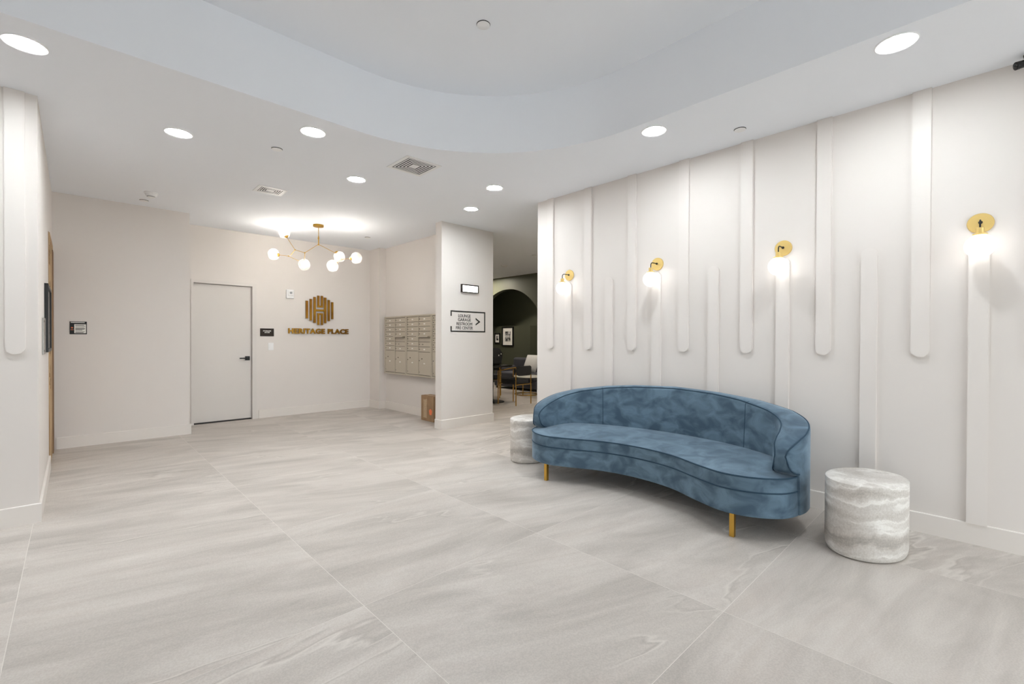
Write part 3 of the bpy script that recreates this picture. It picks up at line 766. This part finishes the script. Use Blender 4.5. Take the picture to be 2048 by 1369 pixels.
# the piping runs down the rounded arm ends as well
def nose(path, side):
    out = list(path)
    lo = []
    for i in (6, 4, 3, 2, 1):
        c = inner_c[i] if side == 'i' else outer_c[i]
        lo.append(Vector((c.x, c.y, lookup(ZK, min(0.1, Ltot * i / (NS - 1))) + 0.012)))
    hi = []
    for i in (NS - 2, NS - 3, NS - 4, NS - 5, NS - 7):
        c = inner_c[i] if side == 'i' else outer_c[i]
        hi.append(Vector((c.x, c.y, lookup(ZK, min(0.1, Ltot * (NS - 1 - i) / (NS - 1))) + 0.012)))
    return lo + out + hi
ri, ro = nose(ri, 'i'), nose(ro, 'o')
obj('backrest', MB().rings(SH), 'velvet', sofa)
obj('piping', MB().tube(ri, 0.0048, 8), 'velvet_pipe', sofa)
obj('piping', MB().tube(ro, 0.0048, 8), 'velvet_pipe', sofa)
for i in (46, NS - 47):
    sm = [SH[i][4].lerp(SH[i][3], 0.45)] + [SH[i][k] for k in range(4, 10)]; u = (inner_c[i] - outer_c[i]).normalized()
    obj('seam', MB().tube([p + u * 0.0006 for p in sm], 0.0022, 6), 'velvet_pipe', sofa)
for x, y in ((3.078, SY - 0.825), (3.078, SY + 0.790), (3.70, SY - 0.70), (3.70, SY + 0.70)):
    obj('leg', MB().box(x - 0.015, x + 0.015, y - 0.015, y + 0.015, 0.0, 0.153, 0.002), 'brass', sofa)

# ------------------------------------------------------------------ travertine drums
def drum(name, label, cx, cy, a, b, th, hh):
    prof = [(0.90, 0.0), (0.955, 0.006), (0.985, 0.022), (1.0, 0.05), (1.0, hh - 0.006), (0.995, hh - 0.0015), (0.985, hh)]
    R = []
    for s_, z in prof:
        R.append([Vector((cx + s_ * (a * math.cos(q) * math.cos(th) - b * math.sin(q) * math.sin(th)), cy + s_ * (a * math.cos(q) * math.sin(th) + b * math.sin(q) * math.cos(th)), z)) for q in [2 * PI * k / 64 for k in range(64)]])
    t = thing(name, label, 'side table', (cx, cy, 0), 'travertine drum tables')
    obj('drum', MB().rings(R), 'travertine', t)
    top = [[Vector((cx + k_ * (a * math.cos(q) * math.cos(th) - b * math.sin(q) * math.sin(th)), cy + k_ * (a * math.cos(q) * math.sin(th) + b * math.sin(q) * math.cos(th)), z)) for q in [2 * PI * k / 64 for k in range(64)]] for k_, z in ((0.965, hh - 0.001), (0.965, hh + 0.0008), (0.94, hh + 0.0016))]
    obj('top', MB().rings(top), 'travertine', t)
    return t
drum('drum_table', 'oval banded travertine drum table in front of the slatted wall, near end of sofa', 3.497, 0.518, 0.257, 0.194, -0.247, 0.437)
drum('drum_table', 'oval banded travertine drum table half hidden behind the far end of sofa', 3.520, 3.385, 0.250, 0.194, 0.15, 0.437)

# ------------------------------------------------------------------ wall sconces
def make_sconce(label):
    t = thing('wall_sconce', label, 'sconce', (RW, 0, 2.0), 'brass globe wall sconces')
    L_ = lambda mb, nm, mt: obj(nm, mb, mt, t, local=True)
    L_(MB().lathe([(0.061, -0.0), (0.061, -0.010), (0.058, -0.014), (0.030, -0.015), (0.002, -0.016)], (0, 0, 0), (1, 0, 0), 40), 'backplate', 'satin_brass')
    gx = -0.129
    arm = [(-0.012, 0, 0.003), (-0.085, 0, 0.003), (-0.108, 0, 0.001), (-0.121, 0, -0.006), (-0.128, 0, -0.018), (gx, 0, -0.034), (gx, 0, -0.052)]
    L_(MB().tube(smooth_path(arm, 5), 0.0042, 10), 'arm', 'black')
    L_(MB().lathe([(0.010, 0), (0.010, 0.006), (0.006, 0.010)], (-0.016, 0, 0.003), (-1, 0, 0), 14), 'collar', 'black')
    L_(MB().lathe([(0.016, 0.030), (0.019, 0.028), (0.019, -0.004), (0.033, -0.006), (0.034, -0.014), (0.030, -0.015)], (gx, 0, -0.078), (0, 0, 1), 24), 'socket', 'satin_brass')
    L_(MB().sphere((gx, 0, -0.157), 0.070, 32, 20), 'globe', 'opal')
    return t
SL = ['brass globe wall sconce nearest the ceiling camera, above the last slat', 'brass globe wall sconce over the near end of the blue sofa',
      'brass globe wall sconce above the middle of the blue sofa', 'brass globe wall sconce nearest the lounge opening']
sc0 = make_sconce(SL[0]); sc0.location = (RW, 0.047, 2.0)
for lab, y in zip(SL[1:], (1.137, 2.220, 3.302)): dup(sc0, (RW, y, 2.0), 0, lab)

# ------------------------------------------------------------------ ceiling: downlights, sprinklers, detectors, diffusers
def make_down(label):
    t = thing('downlight', label, 'downlight', (0, 0, ZC), 'recessed downlights')
    obj('trim_ring', MB().lathe([(0.098, -0.0), (0.098, -0.003), (0.094, -0.006), (0.080, -0.004), (0.076, -0.001), (0.076, 0.0)], (0, 0, 0), (0, 0, 1), 40, False), 'fixture', t, local=True)
    obj('diffuser', MB().lathe([(0.0765, -0.0012), (0.0765, -0.0016), (0.002, -0.0018)], (0, 0, 0), (0, 0, 1), 40), 'down', t, local=True)
    return t
DL = [((-0.194, 3.774), 'round recessed downlight beside the slatted white column'), ((0.615, 4.537), 'round recessed downlight between the column and the small square vent'),
      ((1.388, 3.761), 'round recessed downlight by the straight tray edge, next to a sprinkler cap'), ((2.124, 4.560), 'round recessed downlight between the chandelier and the large square vent'),
      ((3.324, 1.854), 'round recessed downlight over the blue sofa'), ((3.308, 0.373), 'round recessed downlight over the nearer travertine drum'),
      ((3.325, 3.758), 'round recessed downlight in front of the lounge opening, nearer of the pair'), ((3.646, 4.568), 'round recessed downlight above the wing wall, further of the pair')]
d0 = make_down(DL[0][1]); d0.location = (*DL[0][0], ZC)
for (x, y), lab in DL[1:]: dup(d0, (x, y, ZC), 0, lab)
for x, y, lab in ((3.32, -2.6, 'added unseen downlight closest to the glazed entrance'),
                  (-1.75, 3.774, 'added unseen downlight in front of the hidden stretch of the column wall'), (-3.4, 3.774, 'added unseen downlight in the far corner beyond the column')):
    dup(d0, (x, y, ZC), 0, lab)  # unseen downlights, added as extra light for the room

def sprinkler(x, y, z, label, r=0.042):
    t = thing('sprinkler_cap', label, 'sprinkler', (x, y, z), 'concealed sprinkler caps')
    obj('cap', MB().lathe([(r, -0.0045), (r, -0.0065), (r * 0.96, -0.008), (0.002, -0.0085)], (x, y, z), (0, 0, 1), 28), 'fixture', t)
    obj('gap_ring', MB().lathe([(r * 1.05, -0.0002), (r * 1.05, -0.0012), (r * 0.9, -0.0034), (0.002, -0.0035)], (x, y, z), (0, 0, 1), 28), 'dark_gap', t)
sprinkler(1.286, 4.316, ZC, 'flush white sprinkler cap between two downlights and the small vent')
sprinkler(0.615, 7.042, ZC, 'flush white sprinkler cap behind the smoke detector near the left wall')
sprinkler(3.461, 7.026, ZC, 'flush white sprinkler cap beyond the chandelier over the mailboxes')
sprinkler(3.783, 1.371, ZC, 'flush white sprinkler cap close to the slatted wall')
sprinkler(2.035, 2.420, ZT, 'flush white sprinkler cap inside the raised tray ceiling', 0.045)
sprinkler(6.538, 6.212, ZC, 'flush sprinkler cap in the shaded lounge ceiling')

t = thing('smoke_detector', 'white domed smoke detector on the ceiling near the left wall', 'smoke detector', (0.641, 6.623, ZC))
obj('base', MB().lathe([(0.066, -0.0005), (0.066, -0.012), (0.060, -0.014), (0.002, -0.015)], (0.641, 6.623, ZC), (0, 0, 1), 32), 'fixture', t)
obj('dome', MB().lathe([(0.058, -0.014), (0.052, -0.032), (0.036, -0.044), (0.002, -0.046)], (0.641, 6.623, ZC), (0, 0, 1), 32), 'fixture', t)
obj('vent_slot', MB().lathe([(0.0375, -0.040), (0.0380, -0.0455), (0.030, -0.0475), (0.002, -0.0475)], (0.641, 6.623, ZC), (0, 0, 1), 32), 'dark_gap', t)
obj('cover', MB().lathe([(0.0365, -0.0470), (0.0345, -0.052), (0.002, -0.053)], (0.641, 6.623, ZC), (0, 0, 1), 32), 'fixture', t)
t = thing('smoke_detector', 'white smoke detector on the darker lounge ceiling', 'smoke detector', (6.936, 7.50, ZC))
obj('base', MB().lathe([(0.075, -0.0005), (0.075, -0.014), (0.002, -0.016)], (6.936, 7.50, ZC), (0, 0, 1), 24), 'fixture', t)
obj('dome', MB().lathe([(0.060, -0.014), (0.050, -0.040), (0.002, -0.046)], (6.936, 7.50, ZC), (0, 0, 1), 24), 'fixture', t)

def diffuser(label, cx, cy, sx, sy, border, nlv):
    t = thing('ceiling_vent', label, 'vent', (cx, cy, ZC), 'square ceiling vents')
    def frame(mb, ax, ay, w, z0, z1, tilt=0.0):       # a square louvre ring, its inner edge raised by tilt
        R = []
        for (k, z) in ((0, z0), (w, z0 + tilt), (w, z1 + tilt), (0, z1)):
            R.append([Vector((cx + sgx * (ax - k), cy + sgy * (ay - k), ZC + z)) for sgx, sgy in ((-1, -1), (1, -1), (1, 1), (-1, 1))])
        R.append(R[0]); mb.rings(R, True, False); mb.smooth = False; return mb
    hx, hy = sx / 2, sy / 2
    obj('border', frame(MB(), hx, hy, border, -0.005, -0.001), 'fixture', t)
    ix, iy = hx - border, hy - border
    obj('duct_shade', MB().box(cx - ix, cx + ix, cy - iy, cy + iy, ZC - 0.0026, ZC - 0.0006), 'dark_gap', t)  # near-black plate painting the unlit inside of the duct
    st = min(ix, iy) * 0.84 / nlv
    for k in range(nlv):                              # each louvre: a slightly tilted flat ring over the painted-in duct shade
        ax, ay = ix - st * (k + 0.40), iy - st * (k + 0.40); R = []
        for (d_, z) in ((0, -0.0027), (st * 0.50, -0.0027), (st * 0.50, -0.0037), (0, -0.0037)):
            R.append([Vector((cx + sgx * (ax - d_), cy + sgy * (ay - d_), ZC + z)) for sgx, sgy in ((-1, -1), (1, -1), (1, 1), (-1, 1))])
        R.append(R[0]); lv = MB().rings(R, True, False); lv.smooth = False
        obj('louvre', lv, 'fixture', t)
    q = min(ix, iy) * 0.15 + 0.008
    obj('centre_plate', MB().box(cx - q - (ix - min(ix, iy)), cx + q + (ix - min(ix, iy)), cy - q - (iy - min(ix, iy)), cy + q + (iy - min(ix, iy)), ZC - 0.0040, ZC - 0.0027), 'fixture', t)
    return t
diffuser('large square louvred ceiling vent beside the curved tray edge', 2.360, 3.828, 0.372, 0.385, 0.036, 5)
diffuser('small square louvred ceiling vent in front of the chandelier', 1.591, 5.577, 0.290, 0.262, 0.036, 4)

# black camera at the top of the slatted wall
t = thing('ceiling_camera', 'black security camera at the top of the slatted wall', 'camera', (4.0, -0.135, ZC))
obj('mount', MB().lathe([(0.030, -0.0005), (0.030, -0.012), (0.016, -0.016), (0.012, -0.020)], (3.985, -0.150, ZC), (0, 0, 1), 20), 'black', t)
obj('bracket', MB().tube(smooth_path([(3.985, -0.150, ZC - 0.015), (3.985, -0.148, ZC - 0.036), (3.975, -0.138, ZC - 0.048)], 5), 0.008, 10), 'black', t)
bd = obj('body', MB().lathe([(0.016, -0.05), (0.021, -0.046), (0.021, 0.034), (0.0225, 0.036), (0.0225, 0.052), (0.018, 0.053)], (3.968, -0.135, ZC - 0.052), (-0.45, 0.86, -0.22), 20), 'black', t)
obj('lens', MB().lathe([(0.016, 0.052), (0.014, 0.056), (0.002, 0.059)], (3.968, -0.135, ZC - 0.052), (-0.45, 0.86, -0.22), 16), 'table_black', bd)

# ------------------------------------------------------------------ chandelier
t = thing('chandelier', 'branching brass chandelier with six clear glass bubble shades', 'chandelier', (2.575, 6.766, ZC))
V3 = Vector
hub0, coup = V3((2.578, 6.771, 2.646)), V3((2.578, 6.771, 2.741))
obj('canopy', MB().lathe([(0.072, -0.0005), (0.072, -0.026), (0.066, -0.030), (0.006, -0.032)], (2.575, 6.769, ZC), (0, 0, 1), 36), 'brass', t)
obj('stem', MB().tube([V3((2.577, 6.770, ZC - 0.028)), coup, hub0 + V3((0, 0, -0.004))], 0.0042), 'brass', t)
obj('coupling', MB().lathe([(0.005, 0.030), (0.010, 0.0), (0.010, -0.020), (0.007, -0.024), (0.007, -0.095), (0.012, -0.104), (0.004, -0.112)], coup, (0, 0, 1), 14), 'brass', t)
hubL, hubR = V3((2.433, 6.908, 2.522)), V3((2.751, 6.604, 2.523))
j1, j2, elb = V3((2.348, 7.060, 2.575)), V3((2.283, 7.052, 2.485)), V3((2.262, 7.072, 2.474))
elR = V3((2.803, 6.484, 2.42))
def rod(a, b, r=0.0036): obj('arm', MB().tube([a, b], r, 8), 'brass', t)
def joint(p, r=0.010): obj('joint', MB().sphere(p, r, 12, 8), 'brass', t)
G = [(V3((2.249, 7.226, 2.835)), j1), (V3((2.104, 7.223, 2.498)), elb), (V3((2.388, 6.811, 2.331)), hubL + V3((0, 0, -0.075))),
     (V3((2.660, 6.481, 2.310)), elR), (V3((2.814, 6.613, 2.474)), hubR), (V3((2.980, 6.411, 2.452)), elR)]
for a, b in ((hub0, hubL), (hub0, hubR), (hubL, j1), (hubL, hubL + V3((0, 0, -0.078))), (j1, j2), (elb, V3((2.338, 6.887, 2.392))), (hubR, elR)): rod(a, b)
for p in (hub0, hubL, hubR, j1, elb, elR): joint(p)
random.seed(3)
dents = [Vector((random.uniform(-1, 1), random.uniform(-1, 1), random.uniform(-1, 1))).normalized() for _ in range(9)]
for c, src in G:
    ax = (c - src).normalized()
    if (c - src).length < 0.10: ax = (c - (src + V3((0, 0, 0.06)))).normalized()
    cup = c - ax * 0.072
    rod(src, cup)
    def f(d, ax=ax):
        k = 1.0
        for q in dents:
            a = d.dot(q)
            if a > 0.80: k -= 0.055 * ((a - 0.80) / 0.20) ** 0.7
        return k * (1 - 0.10 * max(0, -d.dot(ax)) ** 4)
    sh = obj('shade', MB().sphere(c, 0.086, 32, 22, f), 'bubble', t)
    obj('cup', MB().lathe([(0.008, -0.018), (0.016, -0.014), (0.026, -0.006), (0.028, 0.006), (0.016, 0.008), (0.014, 0.022), (0.010, 0.024)], cup, ax, 18), 'brass', t)
    obj('bulb', MB().lathe([(0.008, 0.024), (0.014, 0.034), (0.021, 0.050), (0.021, 0.066), (0.014, 0.082), (0.003, 0.090)], cup, ax, 16), 'bulb', t)

# ------------------------------------------------------------------ lounge furniture
def make_chair(label):
    t = thing('lounge_chair', label, 'chair', (0, 0, 0), 'black chairs with gold frames')
    w, d = 0.23, 0.23
    for sx in (-1, 1):
        obj('leg', MB().tube([(sx * w, -d, 0), (sx * w, -d + 0.005, 0.735)], 0.011, 8), 'gold', t, local=True)
        obj('leg', MB().tube([(sx * w, d, 0), (sx * w, d, 0.655)], 0.011, 8), 'gold', t, local=True)
        obj('armrest', MB().tube(smooth_path([(sx * w, -d + 0.005, 0.735), (sx * w, 0, 0.695), (sx * w, d, 0.655)], 4), 0.011, 8), 'gold', t, local=True)
    obj('rail', MB().tube([(-w, d, 0.40), (w, d, 0.40)], 0.009, 8).tube([(-w, -d, 0.40), (w, -d, 0.40)], 0.009, 8), 'gold', t, local=True)
    obj('seat', MB().rings([[Vector(((w + 0.005) * k * (abs(math.cos(a)) ** 0.6) * (1 if math.cos(a) >= 0 else -1), (d + 0.005) * k * (abs(math.sin(a)) ** 0.6) * (1 if math.sin(a) >= 0 else -1), z)) for a in [2 * PI * q / 36 for q in range(36)]] for k, z in ((0.90, 0.402), (1.0, 0.425), (1.0, 0.475), (0.93, 0.500), (0.6, 0.508))]), 'black_fabric', t, local=True)
    bk = []
    for q in range(13):
        a = PI * (1.0 + q / 12.0); x, y = (w + 0.01) * math.cos(a), -d + 0.03 + 0.07 * math.sin(a); nx, ny = math.cos(a), math.sin(a)
        e = min(q, 12 - q) / 3.0; hh = 0.085 * min(1, 0.45 + 0.55 * e)
        bk.append([Vector((x + nx * u, y + ny * u, 0.665 + v)) for u, v in ((0.016, -hh), (0.020, 0), (0.016, hh), (0, hh + 0.010), (-0.016, hh), (-0.020, 0), (-0.016, -hh), (0, -hh - 0.010))])
    obj('backrest', MB().rings(bk), 'black_fabric', t, local=True)
    return t
c0 = make_chair('black lounge chair with gold tube frame in front of the round table'); c0.location = (6.30, 6.50, 0); c0.rotation_euler = (0, 0, 0.10)
dup(c0, (6.66, 7.66, 0), PI * 0.75, 'black lounge chair with gold frame behind the round table')

t = thing('round_table', 'round black pedestal table with a bag on it in the lounge', 'table', (6.15, 7.02, 0))
obj('top', MB().lathe([(0.41, 0.722), (0.43, 0.728), (0.43, 0.742), (0.42, 0.748), (0.002, 0.748)], (6.15, 7.02, 0), (0, 0, 1), 48), 'table_black', t)
obj('column', MB().lathe([(0.045, 0.02), (0.038, 0.06), (0.038, 0.70), (0.11, 0.722)], (6.15, 7.02, 0), (0, 0, 1), 20), 'black', t)
obj('foot', MB().lathe([(0.26, 0.0), (0.26, 0.010), (0.20, 0.022), (0.05, 0.035)], (6.15, 7.02, 0), (0, 0, 1), 40), 'black', t)

t = thing('backpack', 'black backpack standing on the round lounge table', 'bag', (6.29, 7.12, 0.7485))
bx, by = 6.285, 7.12
bp = []
for k, z, dx in ((0.80, 0.0, 0), (1.0, 0.03, 0), (1.02, 0.14, 0.004), (0.98, 0.24, 0.01), (0.86, 0.31, 0.015), (0.55, 0.345, 0.02)):
    bp.append([Vector((bx + dx + 0.165 * k * (abs(math.cos(a)) ** 0.55) * (1 if math.cos(a) >= 0 else -1), by + 0.10 * k * (abs(math.sin(a)) ** 0.55) * (1 if math.sin(a) >= 0 else -1), 0.7495 + z)) for a in [2 * PI * q / 28 for q in range(28)]])
obj('body', MB().rings(bp), 'black_fabric', t)
obj('pocket', MB().box(bx - 0.12, bx + 0.12, by - 0.135, by - 0.085, 0.765, 0.93, 0.02), 'black_fabric', t)
obj('strap', MB().tube(smooth_path([(bx + 0.15, by - 0.02, 1.06), (bx + 0.205, by - 0.03, 0.97), (bx + 0.20, by - 0.03, 0.86), (bx + 0.165, by - 0.02, 0.79)], 5), 0.012, 8), 'black_fabric', t)
obj('buckle', MB().box(bx + 0.02, bx + 0.035, by - 0.140, by - 0.134, 0.93, 0.955).box(bx + 0.085, bx + 0.098, by - 0.140, by - 0.134, 0.96, 0.985), 'paper', t)

sx0, sx1, sy0, sy1 = 8.02, 8.90, 7.55, 9.05
t = thing('grey_sofa', 'charcoal grey sofa inside the green lounge arch', 'sofa', ((sx0 + sx1) / 2, (sy0 + sy1) / 2, 0))
obj('base', MB().box(sx0, sx1, sy0, sy1, 0.06, 0.26, 0.02), 'charcoal', t)
for k in range(2):
    a = sy0 + 0.02 + k * (sy1 - sy0 - 0.16) / 2
    obj('seat_cushion', MB().box(sx0 - 0.02, sx1 - 0.20, a, a + (sy1 - sy0 - 0.16) / 2 - 0.005, 0.262, 0.43, 0.035), 'charcoal', t)
obj('backrest', MB().box(sx1 - 0.20, sx1, sy0, sy1, 0.262, 0.78, 0.05), 'charcoal', t)
obj('armrest', MB().box(sx0 + 0.02, sx1 - 0.20, sy1 - 0.13, sy1, 0.262, 0.58, 0.04), 'charcoal', t)
for x, y in ((sx0 + 0.06, sy0 + 0.06), (sx0 + 0.06, sy1 - 0.06), (sx1 - 0.06, sy0 + 0.06), (sx1 - 0.06, sy1 - 0.06)):
    obj('leg', MB().box(x - 0.02, x + 0.02, y - 0.02, y + 0.02, 0, 0.062), 'black', t)
t = thing('pillow', 'pale grey square pillow leaning on the charcoal lounge sofa', 'pillow', (8.50, 8.15, 0.43))
pm = []
for k, z in ((0.0, 0.0), (0.7, 0.03), (1.0, 0.10), (1.0, 0.28), (0.75, 0.38), (0.15, 0.42)):
    pm.append(None)
pl_ = MB(); R = []
for i in range(13):
    y_ = -0.225 + 0.45 * i / 12; e = 1 - abs(2 * i / 12 - 1) ** 4; th_ = 0.012 + 0.062 * e ** 0.5
    ring = []
    for k in range(24):
        a = 2 * PI * k / 24; zz = 0.215 * (abs(math.sin(a)) ** 0.45) * (1 if math.sin(a) >= 0 else -1); xx = th_ * math.cos(a) * (1 - (abs(zz) / 0.235) ** 3)
        ring.append(Vector((8.495 + xx + 0.18 * (zz / 0.43), 8.15 + y_, 0.655 + zz)))
    R.append(ring)
obj('cushion', pl_.rings(R), 'pillow', t)

t = thing('coffee_table', 'round white marble coffee table with gold legs before the charcoal sofa', 'table', (7.56, 7.40, 0))
obj('top', MB().lathe([(0.28, 0.402), (0.31, 0.408), (0.31, 0.432), (0.30, 0.438), (0.002, 0.438)], (7.56, 7.40, 0), (0, 0, 1), 40), 'marble', t)
for a in (0.4, 2.0, 3.6, 5.2):
    x, y = 7.56 + 0.27 * math.cos(a), 7.40 + 0.27 * math.sin(a)
    obj('leg', MB().tube([(x, y, 0.012), (x, y, 0.404)], 0.010, 8), 'gold', t)
obj('ring', MB().tube([(7.56 + 0.27 * math.cos(2 * PI * k / 32), 7.40 + 0.27 * math.sin(2 * PI * k / 32), 0.012) for k in range(32)], 0.011, 8, True), 'gold', t)

def picture(label, y_hi, y_lo, z0, z1, fw, mw):
    t = thing('framed_picture', label, 'picture', (9.0, (y_hi + y_lo) / 2, z0), 'framed photographs in the lounge')
    X = 9.0
    fm = MB()
    for q in ((y_lo, y_hi, z1 - fw, z1), (y_lo, y_hi, z0, z0 + fw), (y_lo, y_lo + fw, z0 + fw, z1 - fw), (y_hi - fw, y_hi, z0 + fw, z1 - fw)): fm.box(X - 0.030, X - 0.0005, *q)
    obj('frame', fm, 'black', t)
    obj('mat', MB().box(X - 0.012, X - 0.0005, y_lo + fw, y_hi - fw, z0 + fw, z1 - fw), 'paper', t)
    obj('print', MB().box(X - 0.0135, X - 0.012, y_lo + fw + mw, y_hi - fw - mw, z0 + fw + mw * 1.25, z1 - fw - mw * 1.25), 'photo_print', t)
picture('larger black framed photograph with white mat on the green lounge wall', 9.800, 9.325, 1.075, 1.640, 0.035, 0.085)
picture('smaller black framed photograph on the green lounge wall', 10.125, 9.890, 1.156, 1.455, 0.028, 0.045)

# unseen lounge lamps, added for brightness; the arch-front one follows a highlight there
l0 = None
for x, y, lab in ((7.6, 4.6, 'added unseen lounge downlight in the corner furthest from the arch'), (6.6, 4.3, 'added unseen lounge downlight behind the slatted wall'), (7.75, 9.35, 'lounge downlight close in front of the green arch'), (8.75, 7.2, 'added unseen lounge downlight inside the green arch')):
    if l0 is None:
        l0 = thing('unseen_lounge_downlight', lab, 'downlight', (x, y, ZC), 'lounge downlights')
        obj('trim_ring', MB().lathe([(0.098, -0.0), (0.098, -0.003), (0.094, -0.006), (0.080, -0.004), (0.076, -0.001), (0.076, 0.0)], (0, 0, 0), (0, 0, 1), 32, False), 'fixture', l0, local=True)
        obj('diffuser', MB().lathe([(0.0765, -0.0012), (0.0765, -0.0016), (0.002, -0.0018)], (0, 0, 0), (0, 0, 1), 32), 'lounge_down', l0, local=True)
    else: dup(l0, (x, y, ZC), 0, lab)
